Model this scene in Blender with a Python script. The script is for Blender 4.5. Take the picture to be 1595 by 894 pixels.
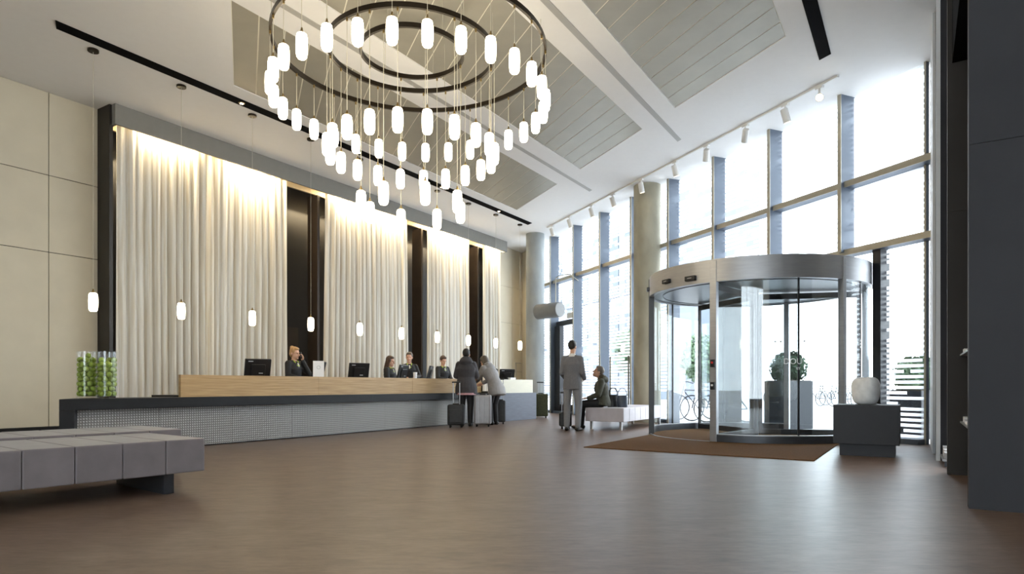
import bpy, math, random
import numpy as np
from mathutils import Vector, Matrix
R = math.radians
random.seed(7)
S = bpy.context.scene
COL = S.collection
for o in list(bpy.data.objects): bpy.data.objects.remove(o)

# ------------------------------------------------------------------ camera
# World frame: X runs along the reception counter, Y points towards the
# reception wall, Z is up.  The camera stands at the origin.
cd = bpy.data.cameras.new('camera'); cam = bpy.data.objects.new('camera', cd); COL.objects.link(cam)
cd.sensor_width = 36; cd.lens = 36*1000/1595; cd.shift_y = 154/1595; cd.clip_start = .05; cd.clip_end = 400
cam.location = (0, 0, .9); cam.rotation_euler = (R(90), 0, R(32.1086-90))
S.camera = cam
# ------------------------------------------------------------------ sky, exposure
wd = bpy.data.worlds.new('overcast_sky'); S.world = wd; wd.use_nodes = True
bg = wd.node_tree.nodes['Background']; bg.inputs[0].default_value = (.90, .95, 1.0, 1); bg.inputs[1].default_value = 5.3
S.view_settings.view_transform = 'Standard'; S.view_settings.look = 'None'
S.view_settings.exposure = 0.92; S.view_settings.gamma = 1; S.view_settings.use_curve_mapping = False
PEND_E = 7.5      # emission of the glowing lamp shades
COVE_W = 45.0     # watts of each cove lamp behind the curtain pelmet

CEIL = 5.86
DW = Vector((.57687, .81683, 0))          # direction of the glazed facade
NW = Vector((-.81683, .57687, 0))         # its inward normal
W0 = Vector((11.752, -.122, 0))           # foot of the facade at its near end
def wp(k, d=0, z=0): return W0 + DW*k + NW*d + Vector((0, 0, z))
WANG = math.atan2(DW.y, DW.x)

# ------------------------------------------------------------------ materials
M = {}
def mat(name, col, rough=.5, metal=0, var=0, scale=8, stretch=(1, 1, 1), bump=0, spec=.5, coat=0, emit=None, es=0, col2=None, sheen=0):
    m = bpy.data.materials.new(name); m.use_nodes = True; nt = m.node_tree; b = nt.nodes['Principled BSDF']
    b.inputs['Base Color'].default_value = (*col, 1); b.inputs['Roughness'].default_value = rough
    b.inputs['Metallic'].default_value = metal; b.inputs['Specular IOR Level'].default_value = spec
    b.inputs['Coat Weight'].default_value = coat; b.inputs['Sheen Weight'].default_value = sheen
    if emit: b.inputs['Emission Color'].default_value = (*emit, 1); b.inputs['Emission Strength'].default_value = es
    if var or bump or col2:
        tc = nt.nodes.new('ShaderNodeTexCoord'); mp = nt.nodes.new('ShaderNodeMapping'); no = nt.nodes.new('ShaderNodeTexNoise')
        mp.inputs['Scale'].default_value = stretch; no.inputs['Scale'].default_value = scale; no.inputs['Detail'].default_value = 6
        nt.links.new(tc.outputs['Object'], mp.inputs[0]); nt.links.new(mp.outputs[0], no.inputs['Vector'])
        if var or col2:
            cr = nt.nodes.new('ShaderNodeValToRGB'); cr.color_ramp.elements[0].position = .3; cr.color_ramp.elements[1].position = .7
            c2 = col2 if col2 else tuple(min(1, c*(1+var)) for c in col)
            c1 = col if col2 else tuple(c*(1-var) for c in col)
            cr.color_ramp.elements[0].color = (*c1, 1); cr.color_ramp.elements[1].color = (*c2, 1)
            nt.links.new(no.outputs['Fac'], cr.inputs[0]); nt.links.new(cr.outputs[0], b.inputs['Base Color'])
        if bump:
            bp = nt.nodes.new('ShaderNodeBump'); bp.inputs['Strength'].default_value = bump; bp.inputs['Distance'].default_value = .02
            nt.links.new(no.outputs['Fac'], bp.inputs['Height']); nt.links.new(bp.outputs[0], b.inputs['Normal'])
    M[name] = m; return m
def mixmat(name, build):
    m = bpy.data.materials.new(name); m.use_nodes = True; nt = m.node_tree
    nt.nodes.clear(); out = nt.nodes.new('ShaderNodeOutputMaterial'); sh = build(nt); nt.links.new(sh, out.inputs[0]); M[name] = m; return m

def floor_nodes(nt):
    b = nt.nodes.new('ShaderNodeBsdfPrincipled'); tc = nt.nodes.new('ShaderNodeTexCoord'); L = nt.links.new
    r = nt.nodes.new('ShaderNodeMapping'); r.inputs['Rotation'].default_value = (0, 0, R(57.9)); L(tc.outputs['Object'], r.inputs[0]); fac = None
    for sc, st, wt in ((3.0, (.8, 1.7, 1), 1), (11, (.7, 2.2, 1), .8)):
        m = nt.nodes.new('ShaderNodeMapping'); m.inputs['Scale'].default_value = st; L(r.outputs[0], m.inputs[0])
        n = nt.nodes.new('ShaderNodeTexNoise'); n.inputs['Scale'].default_value = sc; n.inputs['Detail'].default_value = 7; n.inputs['Roughness'].default_value = .65; L(m.outputs[0], n.inputs['Vector'])
        if fac is None: fac = n.outputs['Fac']
        else:
            x = nt.nodes.new('ShaderNodeMath'); x.operation = 'ADD'; L(fac, x.inputs[0]); L(n.outputs['Fac'], x.inputs[1]); h = nt.nodes.new('ShaderNodeMath'); h.operation = 'MULTIPLY'; h.inputs[1].default_value = .5; L(x.outputs[0], h.inputs[0]); fac = h.outputs[0]
    cr = nt.nodes.new('ShaderNodeValToRGB'); cr.color_ramp.elements[0].position = .38; cr.color_ramp.elements[1].position = .62
    cr.color_ramp.elements[0].color = (.098, .062, .045, 1); cr.color_ramp.elements[1].color = (.182, .122, .090, 1)
    L(fac, cr.inputs[0]); L(cr.outputs[0], b.inputs['Base Color']); b.inputs['Roughness'].default_value = .38; b.inputs['Specular IOR Level'].default_value = .4; return b.outputs[0]
mixmat('floor', floor_nodes)
mat('ceiling', (.80, .79, .775), .8, var=.01)
mat('ceiling_black', (.004, .004, .005), .9, spec=.05, var=.05)
mat('plank', (.37, .35, .29), .42, metal=.35, var=.05, scale=3)
mat('plank_back', (.80, .78, .68), .7, var=.01)
mat('strip_grey', (.40, .39, .37), .5, var=.02)
mat('beige', (.60, .545, .43), .6, var=.03, scale=3, spec=.3)
mat('seam', (.03, .028, .025), .8)
mat('black_wall', (.012, .010, .009), .45, var=.2, scale=2)
mat('brown_wall', (.035, .023, .015), .5, var=.2, scale=3)
mat('pelmet', (.21, .20, .18), .6, var=.03)
mat('pelmet_in', (.5, .4, .25), .6, var=.03)
mat('counter_black', (.007, .0075, .009), .5, var=.15, scale=6, spec=.3)
mat('end_block', (.085, .095, .125), .5, var=.18, scale=9, stretch=(.4, .4, 5))
mat('end_top', (.62, .58, .45), .45, var=.06, scale=5, stretch=(.5, .5, 12))
mat('steel', (.34, .34, .35), .42, metal=.7, var=.05, scale=4, stretch=(1, 1, 8))
mat('steel_dark', (.06, .065, .075), .35, metal=.5, var=.1)
mat('mullion', (.085, .105, .138), .5, metal=.2, var=.06, scale=3)
mat('mullion_edge', (.40, .37, .30), .4, metal=.4, var=.05)
mat('frame_dark', (.015, .016, .02), .4, var=.1)
mat('concrete', (.36, .335, .255), .8, var=.18, scale=2.5, stretch=(1, 1, .5), bump=.15)
mat('concrete_cool', (.30, .32, .32), .8, var=.15, scale=2.5, stretch=(1, 1, .5), bump=.15)
mat('mat_brown', (.125, .062, .024), .95, var=.22, scale=60, bump=.3, spec=.1)
mat('bench', (.175, .152, .158), .42, var=.13, scale=5, bump=.12, sheen=.15)
mat('bench_far', (.46, .43, .47), .40, var=.08, scale=5, bump=.1, sheen=.1)
mat('bench_leg', (.02, .022, .027), .4, var=.1)
mat('pedestal', (.020, .021, .026), .6, var=.06)
mat('panel_dark', (.040, .040, .045), .7, var=.06, scale=2, spec=.2)
mat('panel_brown', (.052, .048, .045), .7, var=.06, scale=2, spec=.2)
mat('white_paint', (.62, .64, .66), .5, var=.02)
mat('track_white', (.70, .69, .66), .45, var=.02)
mat('bronze', (.030, .022, .014), .35, metal=.7, var=.1)
mat('brass', (.35, .25, .10), .3, metal=.9, var=.05)
mat('cable', (.55, .52, .42), .4, var=.05)
mat('shade_glow', (.9, .85, .75), .3, emit=(1, .87, .64), es=PEND_E)
mat('lamp_lens', (.9, .9, .85), .3, emit=(1, .85, .6), es=14)
mat('black_plastic', (.010, .010, .012), .35, var=.1)
mat('paper', (.88, .88, .90), .7, var=.01)
mat('paper_grey', (.55, .56, .58), .7, var=.05)
mat('skin', (.62, .36, .25), .5, var=.05, scale=12)
mat('skin_tan', (.45, .25, .16), .5, var=.05, scale=12)
mat('lips', (.42, .13, .11), .4, var=.05)
mat('eye', (.02, .015, .012), .2, var=.05)
mat('hair_blond', (.42, .24, .10), .5, var=.3, scale=30, stretch=(1, 1, .2))
mat('hair_brown', (.06, .030, .018), .5, var=.3, scale=30, stretch=(1, 1, .2))
mat('hair_black', (.012, .010, .009), .5, var=.3, scale=30, stretch=(1, 1, .2))
mat('hair_grey', (.10, .080, .062), .5, var=.3, scale=30, stretch=(1, 1, .2))
mat('uniform', (.010, .010, .012), .7, var=.2, scale=20)
mat('lime', (.45, .62, .05), .6, var=.05)
mat('white_cloth', (.72, .70, .68), .7, var=.03)
mat('suit', (.15, .15, .162), .8, var=.14, scale=60, bump=.1)
mat('suit_trousers', (.20, .20, .212), .8, var=.12, scale=60, bump=.1)
mat('coat_dark', (.040, .037, .042), .75, var=.2, scale=9, bump=.3)
mat('jacket_grey', (.235, .22, .215), .55, var=.15, scale=7, bump=.4)
mat('parka', (.052, .052, .036), .8, var=.25, scale=14, bump=.4)
mat('fur', (.05, .042, .025), .95, var=.4, scale=40, bump=.8)
mat('trouser_black', (.009, .009, .011), .7, var=.2)
mat('pink_trim', (.45, .25, .27), .8, var=.3, scale=30)
mat('shoe', (.010, .009, .009), .35, var=.1)
mat('case_black', (.013, .013, .014), .55, var=.3, scale=20, bump=.2)
mat('case_silver', (.25, .24, .25), .35, metal=.3, var=.08)
mat('case_green', (.040, .043, .016), .75, var=.35, scale=24, bump=.4)
mat('bag_black', (.012, .012, .014), .4, var=.2, bump=.1)
mat('bag_blue', (.035, .045, .07), .4, var=.2, bump=.1)
mat('stone', (.80, .80, .79), .6, var=.16, scale=9, bump=.25)
mat('apple', (.30, .40, .06), .35, var=.35, scale=14, spec=.4)
mat('red', (.6, .02, .015), .4, var=.05)
mat('white_print', (.85, .87, .9), .6, emit=None)
mat('paving', (.42, .42, .43), .9, var=.05, scale=2)
mat('facade', (.15, .165, .20), .9, var=.06, scale=.6)
mat('facade_glass', (.035, .05, .07), .15, var=.2, scale=.5)
mat('planter', (.009, .010, .015), .5, var=.1)
mat('leaf', (.030, .065, .028), .6, var=.35, scale=18)
mat('leaf_pale', (.06, .11, .05), .6, var=.35, scale=12)
mat('bark', (.06, .045, .03), .9, var=.2)
mat('bike', (.02, .022, .03), .5, var=.2)
mat('tyre', (.008, .008, .009), .8, var=.1)
mat('drum', (.17, .18, .19), .5, var=.03)
mat('drum_end', (.26, .26, .255), .6, var=.03)
mat('rail', (.28, .26, .21), .3, metal=.8, var=.05)

def oak(nt):
    b = nt.nodes.new('ShaderNodeBsdfPrincipled'); tc = nt.nodes.new('ShaderNodeTexCoord'); mp = nt.nodes.new('ShaderNodeMapping')
    mp.inputs['Scale'].default_value = (.35, 1, 9); no = nt.nodes.new('ShaderNodeTexNoise'); no.inputs['Scale'].default_value = 5; no.inputs['Detail'].default_value = 8
    cr = nt.nodes.new('ShaderNodeValToRGB'); cr.color_ramp.elements[0].position = .32; cr.color_ramp.elements[1].position = .68
    cr.color_ramp.elements[0].color = (.34, .20, .075, 1); cr.color_ramp.elements[1].color = (.52, .345, .155, 1)
    nt.links.new(tc.outputs['Object'], mp.inputs[0]); nt.links.new(mp.outputs[0], no.inputs['Vector']); nt.links.new(no.outputs['Fac'], cr.inputs[0]); nt.links.new(cr.outputs[0], b.inputs['Base Color'])
    b.inputs['Roughness'].default_value = .45; return b.outputs[0]
mixmat('oak', oak)
def ribbed(nt):
    b = nt.nodes.new('ShaderNodeBsdfPrincipled'); tc = nt.nodes.new('ShaderNodeTexCoord')
    outs = []
    for ax, sc in (('X', 18), ('Z', 18)):
        w = nt.nodes.new('ShaderNodeTexWave'); w.bands_direction = ax; w.inputs['Scale'].default_value = sc*.5
        nt.links.new(tc.outputs['Object'], w.inputs['Vector']); outs.append(w.outputs['Fac'])
    mm = nt.nodes.new('ShaderNodeMath'); mm.operation = 'MULTIPLY'; nt.links.new(outs[0], mm.inputs[0]); nt.links.new(outs[1], mm.inputs[1])
    cr = nt.nodes.new('ShaderNodeValToRGB'); cr.color_ramp.elements[0].color = (.17, .165, .155, 1); cr.color_ramp.elements[1].color = (.43, .42, .405, 1)
    nt.links.new(mm.outputs[0], cr.inputs[0]); nt.links.new(cr.outputs[0], b.inputs['Base Color'])
    bp = nt.nodes.new('ShaderNodeBump'); bp.inputs['Strength'].default_value = .5; bp.inputs['Distance'].default_value = .01
    nt.links.new(mm.outputs[0], bp.inputs['Height']); nt.links.new(bp.outputs[0], b.inputs['Normal'])
    b.inputs['Roughness'].default_value = .38; b.inputs['Metallic'].default_value = .35; return b.outputs[0]
mixmat('ribbed', ribbed)
def curtain(nt):
    d = nt.nodes.new('ShaderNodeBsdfDiffuse'); t = nt.nodes.new('ShaderNodeBsdfTranslucent'); mx = nt.nodes.new('ShaderNodeMixShader'); mx.inputs[0].default_value = .28
    tc = nt.nodes.new('ShaderNodeTexCoord'); mp = nt.nodes.new('ShaderNodeMapping'); mp.inputs['Scale'].default_value = (9, 9, .25)
    no = nt.nodes.new('ShaderNodeTexNoise'); no.inputs['Scale'].default_value = 2.5; cr = nt.nodes.new('ShaderNodeValToRGB')
    cr.color_ramp.elements[0].position = .35; cr.color_ramp.elements[1].position = .65
    cr.color_ramp.elements[0].color = (.72, .66, .55, 1); cr.color_ramp.elements[1].color = (.86, .84, .79, 1)
    nt.links.new(tc.outputs['Object'], mp.inputs[0]); nt.links.new(mp.outputs[0], no.inputs['Vector']); nt.links.new(no.outputs['Fac'], cr.inputs[0])
    nt.links.new(cr.outputs[0], d.inputs[0]); nt.links.new(cr.outputs[0], t.inputs[0]); nt.links.new(d.outputs[0], mx.inputs[1]); nt.links.new(t.outputs[0], mx.inputs[2]); return mx.outputs[0]
mixmat('curtain', curtain)
def clear(nt, tint=(.93, .96, .97), gl=.07):
    t = nt.nodes.new('ShaderNodeBsdfTransparent'); t.inputs[0].default_value = (*tint, 1); g = nt.nodes.new('ShaderNodeBsdfGlossy'); g.inputs['Roughness'].default_value = .02
    mx = nt.nodes.new('ShaderNodeMixShader'); mx.inputs[0].default_value = gl; nt.links.new(t.outputs[0], mx.inputs[1]); nt.links.new(g.outputs[0], mx.inputs[2]); return mx.outputs[0]
mixmat('glass', clear)
mixmat('vase_glass', lambda nt: clear(nt, (.985, .995, .995), .05))
def frit(nt):
    # clear pane printed with staggered white horizontal dashes
    base = clear(nt); L = nt.links.new
    tc = nt.nodes.new('ShaderNodeTexCoord'); sp = nt.nodes.new('ShaderNodeSeparateXYZ'); L(tc.outputs['Object'], sp.inputs[0])
    def mth(op, a, b=None):
        n = nt.nodes.new('ShaderNodeMath'); n.operation = op
        for i, v in enumerate((a, b)):
            if v is None: continue
            if isinstance(v, (int, float)): n.inputs[i].default_value = v
            else: L(v, n.inputs[i])
        return n.outputs[0]
    r = mth('DIVIDE', sp.outputs['Z'], .085); row = mth('FLOOR', r); fr = mth('FRACT', r)
    cb = nt.nodes.new('ShaderNodeCombineXYZ'); L(mth('MULTIPLY', sp.outputs['X'], 1.1), cb.inputs[0]); L(mth('MULTIPLY', row, 3.37), cb.inputs[1])
    no = nt.nodes.new('ShaderNodeTexNoise'); no.inputs['Scale'].default_value = 1.3; no.inputs['Detail'].default_value = 1; L(cb.outputs[0], no.inputs['Vector'])
    on = mth('MULTIPLY', mth('LESS_THAN', fr, .56), mth('GREATER_THAN', no.outputs['Fac'], .40))
    d = nt.nodes.new('ShaderNodeBsdfDiffuse'); t = nt.nodes.new('ShaderNodeBsdfTranslucent'); d.inputs[0].default_value = (.8, .83, .86, 1); t.inputs[0].default_value = (.8, .83, .86, 1)
    m1 = nt.nodes.new('ShaderNodeMixShader'); m1.inputs[0].default_value = .8; L(d.outputs[0], m1.inputs[1]); L(t.outputs[0], m1.inputs[2])
    m2 = nt.nodes.new('ShaderNodeMixShader'); L(on, m2.inputs[0]); L(base, m2.inputs[1]); L(m1.outputs[0], m2.inputs[2]); return m2.outputs[0]
mixmat('frit_glass', frit)

# ------------------------------------------------------------------ mesh helpers
class MB:
    def __init__(s): s.v = []; s.f = []
    def add(s, vs, fs):
        n = len(s.v); s.v += [tuple(v) for v in vs]; s.f += [tuple(i+n for i in f) for f in fs]; return s
    def box(s, x0, x1, y0, y1, z0, z1):
        return s.add([(x, y, z) for z in (z0, z1) for y in (y0, y1) for x in (x0, x1)],
                     [(0, 2, 3, 1), (4, 5, 7, 6), (0, 1, 5, 4), (2, 6, 7, 3), (0, 4, 6, 2), (1, 3, 7, 5)])
    def prism(s, poly, z0, z1):
        n = len(poly); a = 0
        for i in range(n): a += poly[i][0]*poly[(i+1) % n][1]-poly[(i+1) % n][0]*poly[i][1]
        if a < 0: poly = poly[::-1]
        return s.add([(p[0], p[1], z0) for p in poly]+[(p[0], p[1], z1) for p in poly],
                     [tuple(range(n))[::-1], tuple(range(n, 2*n))]+[(i, (i+1) % n, n+(i+1) % n, n+i) for i in range(n)])
    def loft(s, rings, n=12, side=(1, 0, 0)):
        # rings: (centre, a along side, b across); the axis follows the centres; closed ends
        cs = [Vector(r[0]) for r in rings]; vs = []; side = Vector(side)
        for i, r in enumerate(rings):
            d = (cs[min(i+1, len(cs)-1)]-cs[max(i-1, 0)]).normalized()
            sd = side-d*side.dot(d)
            if sd.length < .05: sd = d.orthogonal()
            sd.normalize(); up = d.cross(sd)
            for k in range(n):
                t = 2*math.pi*k/n; vs.append(cs[i]+sd*r[1]*math.cos(t)+up*r[2]*math.sin(t))
        fs = [(i*n+k, i*n+(k+1) % n, (i+1)*n+(k+1) % n, (i+1)*n+k) for i in range(len(rings)-1) for k in range(n)]
        fs += [tuple(range(n))[::-1], tuple((len(rings)-1)*n+k for k in range(n))]
        return s.add(vs, fs)
    def tube(s, pts, r, n=8): return s.loft([(p, r, r) for p in pts], n)
    def cap(s, p, q, r1, r2, n=12, flat=1, side=(1, 0, 0)):
        # round-ended tapered limb
        p = Vector(p); q = Vector(q); d = (q-p).normalized(); rg = []
        for a in (80, 55, 28): rg.append((p-d*r1*math.sin(R(a)), r1*math.cos(R(a)), r1*math.cos(R(a))*flat))
        rg += [(p, r1, r1*flat), (q, r2, r2*flat)]
        for a in (28, 55, 80): rg.append((q+d*r2*math.sin(R(a)), r2*math.cos(R(a)), r2*math.cos(R(a))*flat))
        return s.loft(rg, n, side)
    def ell(s, c, rx, ry, rz, n=16, m=10):
        vs = [(c[0], c[1], c[2]-rz)]
        for j in range(1, m):
            t = -math.pi/2+math.pi*j/m
            vs += [(c[0]+rx*math.cos(t)*math.cos(2*math.pi*k/n), c[1]+ry*math.cos(t)*math.sin(2*math.pi*k/n), c[2]+rz*math.sin(t)) for k in range(n)]
        vs.append((c[0], c[1], c[2]+rz)); L = len(vs)-1
        fs = [(0, 1+(k+1) % n, 1+k) for k in range(n)]
        fs += [(1+j*n+k, 1+j*n+(k+1) % n, 1+(j+1)*n+(k+1) % n, 1+(j+1)*n+k) for j in range(m-2) for k in range(n)]
        fs += [(1+(m-2)*n+k, 1+(m-2)*n+(k+1) % n, L) for k in range(n)]
        return s.add(vs, fs)
    def lathe(s, prof, n=24, c=(0, 0)):
        m = len(prof); vs = [(c[0]+r*math.cos(2*math.pi*k/n), c[1]+r*math.sin(2*math.pi*k/n), z) for r, z in prof for k in range(n)]
        fs = [(i*n+k, i*n+(k+1) % n, (i+1)*n+(k+1) % n, (i+1)*n+k) for i in range(m-1) for k in range(n)]
        if prof[0][0] > 1e-5: fs.append(tuple(range(n))[::-1])
        if prof[-1][0] > 1e-5: fs.append(tuple((m-1)*n+k for k in range(n)))
        return s.add(vs, fs)
    def arc(s, r0, r1, a0, a1, z0, z1, n=24, c=(0, 0)):
        vs = []
        for i in range(n+1):
            a = R(a0+(a1-a0)*i/n)
            for r, z in ((r0, z0), (r1, z0), (r1, z1), (r0, z1)): vs.append((c[0]+r*math.cos(a), c[1]+r*math.sin(a), z))
        fs = [(i*4+j, i*4+(j+1) % 4, i*4+4+(j+1) % 4, i*4+4+j) for i in range(n) for j in range(4)]
        fs += [(0, 1, 2, 3), (n*4+3, n*4+2, n*4+1, n*4)]
        return s.add(vs, [f[::-1] for f in fs])
    def torus(s, c, R0, r, axis='y', n=28, m=6):
        vs = []
        for i in range(n):
            a = 2*math.pi*i/n
            for j in range(m):
                b = 2*math.pi*j/m; q = R0+r*math.cos(b); h = r*math.sin(b)
                p = (q*math.cos(a), h, q*math.sin(a)) if axis == 'y' else (q*math.cos(a), q*math.sin(a), h)
                vs.append((c[0]+p[0], c[1]+p[1], c[2]+p[2]))
        return s.add(vs, [(i*m+j, ((i+1) % n)*m+j, ((i+1) % n)*m+(j+1) % m, i*m+(j+1) % m) for i in range(n) for j in range(m)])
    def xf(s, mtx): s.v = [tuple(mtx @ Vector(v)) for v in s.v]; return s
    def mesh(s, name, m, smooth=False):
        me = bpy.data.meshes.new(name); me.from_pydata(s.v, [], s.f); me.materials.append(M[m]); me.update()
        if smooth:
            for p in me.polygons: p.use_smooth = True
        return me
    def build(s, name, m, parent=None, loc=(0, 0, 0), rz=0, smooth=False, bevel=0, seg=2, sub=0):
        o = bpy.data.objects.new(name, s.mesh(name, m, smooth)); COL.objects.link(o); o.location = loc; o.rotation_euler = (0, 0, rz)
        if parent: o.parent = parent
        if bevel:
            b = o.modifiers.new('bevel', 'BEVEL'); b.width = bevel; b.segments = seg; b.limit_method = 'ANGLE'; b.angle_limit = R(40)
        if sub: q = o.modifiers.new('sub', 'SUBSURF'); q.levels = sub; q.render_levels = sub
        if smooth and not sub:
            try: o.data.set_sharp_from_angle(angle=R(45))
            except Exception: pass
        return o
def tag(o, label, cat, group=None):
    o['label'] = label; o['category'] = cat
    if group: o['group'] = group
    return o
def struct(o): o['kind'] = 'structure'; return o
def thing(name, label, cat, loc=(0, 0, 0), rz=0, group=None):
    o = bpy.data.objects.new(name, None); COL.objects.link(o); o.location = loc; o.rotation_euler = (0, 0, rz); o.empty_display_size = .1
    return tag(o, label, cat, group)
def inst(me, name, parent=None, loc=(0, 0, 0), rz=0):
    o = bpy.data.objects.new(name, me); COL.objects.link(o); o.location = loc; o.rotation_euler = (0, 0, rz)
    if parent: o.parent = parent
    return o
def copy_tree(o, parent=None):
    c = o.copy(); COL.objects.link(c); c.parent = parent
    for ch in list(o.children): copy_tree(ch, c)
    return c
def bake(o):
    # turn modifiers into real mesh
    dg = bpy.context.evaluated_depsgraph_get(); me = bpy.data.meshes.new_from_object(o.evaluated_get(dg)); o.modifiers.clear(); o.data = me; return o
def remesh(o, vox, smooth=4):
    m = o.modifiers.new('r', 'REMESH'); m.mode = 'VOXEL'; m.voxel_size = vox; m.use_smooth_shade = True
    if smooth: k = o.modifiers.new('s', 'SMOOTH'); k.iterations = smooth; k.factor = .5
    mt = o.data.materials[0]; bake(o)
    if not o.data.materials: o.data.materials.append(mt)
    return o

# ================================================================== THE ROOM
XB, YB = -7.0, -4.2                           # how far the hall goes on behind the camera
cornerp = wp(15.35)
struct(MB().prism([(XB, YB), (9.0, YB), tuple(wp(-.2, -.15)[:2]), tuple(wp(15.6, -.15)[:2]), (20.6, 13.2), (XB, 13.2)], -.12, 0).build('floor', 'floor'))

# ceiling with three long recesses for the metal planks
def qline(y): return 11.25+(y-3.62)*DW.x/DW.y            # far end of the recesses, parallel to the facade
def nline(y): return 5.07+(y-7.45)*DW.x/DW.y             # near end
def wline(y): return (W0+DW*((y-W0.y)/DW.y)).x
bands = [(1.55, 3.63), (4.46, 6.50), (7.45, 9.53)]
cb = MB(); ys = [YB, 1.55, 3.63, 4.46, 6.50, 7.45, 9.53, 12.45]
for y0, y1 in zip(ys, ys[1:]):
    if (y0, y1) in bands:
        cb.prism([(XB, y0), (nline(y0), y0), (nline(y1), y1), (XB, y1)], CEIL, CEIL+.05)
        cb.prism([(qline(y0), y0), (wline(y0)+.1, y0), (wline(y1)+.1, y1), (qline(y1), y1)], CEIL, CEIL+.05)
    else: cb.prism([(XB, y0), (wline(y0)+.1, y0), (wline(y1)+.1, y1), (XB, y1)], CEIL, CEIL+.05)
ceiling = struct(cb.build('ceiling', 'ceiling'))
MB().prism([(XB, YB), (wline(YB)+.3, YB), (wline(13.2)+.3, 13.2), (XB, 13.2)], CEIL+.06, CEIL+.25).build('ceiling_slab', 'plank_back', ceiling)
for y0, y1 in bands:
    w = .405; g = .022; sl = DW.x/DW.y; h = y1-y0-.02
    n = int((qline(y0)-nline(y0))/w); w = (qline(y0)-nline(y0))/n
    me = MB().prism([(g/2, 0), (w-g/2, 0), (w-g/2+h*sl, h), (g/2+h*sl, h)], .010, .045).mesh('ceiling_plank', 'plank')
    MB().prism([(nline(y0), y0), (qline(y0), y0), (qline(y1), y1), (nline(y1), y1)], CEIL+.015, CEIL+.06).build('recess_back', 'plank_back', ceiling)
    for i in range(n): inst(me, 'ceiling_plank', ceiling, (nline(y0)+i*w+.007, y0+.01, CEIL))
for yc, x0, x1 in ((4.03, -2, 12.75), (6.98, 2, 14.85)): MB().prism([(x0, yc-.05), (x1, yc-.05), (x1+.07, yc+.05), (x0+.07, yc+.05)], CEIL-.006, CEIL+.002).build('ceiling_strip', 'strip_grey', ceiling)
for (x0, x1, y0, y1) in ((4.08, 16.93, 9.87, 10.08), (-2, 10.7, 1.06, 1.23)):
    MB().prism([(x0, y0), (x1-.06, y0), (x1+.05, y1), (x0+.1, y1)], CEIL-.012, CEIL+.004).build('ceiling_slot', 'ceiling_black', ceiling)
for x in (7.0, 9.8, 12.6, 15.2):
    d = MB().lathe([(.0, -.006), (.045, -.006), (.055, 0), (.055, .006)], 16).build('slot_downlight', 'brass', ceiling, (x, 9.975, CEIL-.016), smooth=True)
    MB().lathe([(.0, 0), (.03, 0), (.03, .003)], 12).build('lens', 'lamp_lens', d, (0, 0, -.009))

# reception wall: beige panels left and right of a black curtain recess
wl = struct(MB().box(XB, 5.80, 12.42, 12.6, 0, CEIL).box(18.95, 21.0, 12.42, 12.6, 0, CEIL).build('wall_reception', 'seam'))
for x0, x1 in ((-2.66, -1.38), (-1.38, -.1), (-.1, 1.18), (1.18, 2.46), (2.46, 3.74), (3.74, 5.03), (5.03, 5.80)):
    for z0, z1 in ((.21, 3.16), (3.16, 4.46), (4.46, CEIL)):
        MB().box(x0+.006, x1-.006, 12.40, 12.43, z0+.006, z1-.006).build('wall_panel', 'beige', wl)
for x0, x1 in ((18.95, 19.75), (19.75, 21.0)):
    for z0, z1 in ((.1, 1.42), (1.42, 3.16), (3.16, 4.46), (4.46, CEIL)):
        MB().box(x0+.004, x1-.004, 12.40, 12.43, z0+.003, z1-.003).build('wall_panel', 'beige', wl)
struct(MB().box(XB, 5.8, 12.385, 12.43, 0, .205).build('baseboard_reception', 'counter_black'))
rec = struct(MB().box(5.66, 19.1, 13.1, 13.3, 0, CEIL).box(5.66, 5.8, 12.42, 13.1, 0, CEIL).box(18.95, 19.1, 12.42, 13.1, 0, CEIL).build('wall_recess', 'black_wall'))
for x0, x1 in ((9.95, 10.75), (13.95, 14.7), (16.85, 17.6)):
    MB().box(x0, x1, 13.05, 13.11, 0, 2.35).build('recess_panel', 'brown_wall', rec)
MB().box(5.80, 5.86, 12.0, 12.42, 0, CEIL).build('recess_jamb', 'black_wall', rec)
struct(MB().box(20.0, 20.03, 12.375, 12.40, 0, 1.75).box(20.0, 20.36, 12.375, 12.40, 1.72, 1.75).build('door_1', 'strip_grey'))
# pelmet above the curtains
pel = struct(MB().box(5.84, 18.62, 11.88, 11.93, 5.50, CEIL).box(5.84, 5.89, 11.93, 12.45, 5.50, CEIL).box(18.57, 18.62, 11.93, 12.45, 5.50, CEIL).build('trim_1', 'pelmet'))
MB().box(5.9, 18.57, 12.36, 12.42, 5.55, CEIL).build('pelmet_back', 'pelmet_in', pel)
for x in (10.66, 14.52, 17.38): MB().box(x, x+.07, 12.25, 12.6, 0, 5.52).build('curtain_jamb', 'brown_wall', pel)

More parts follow.
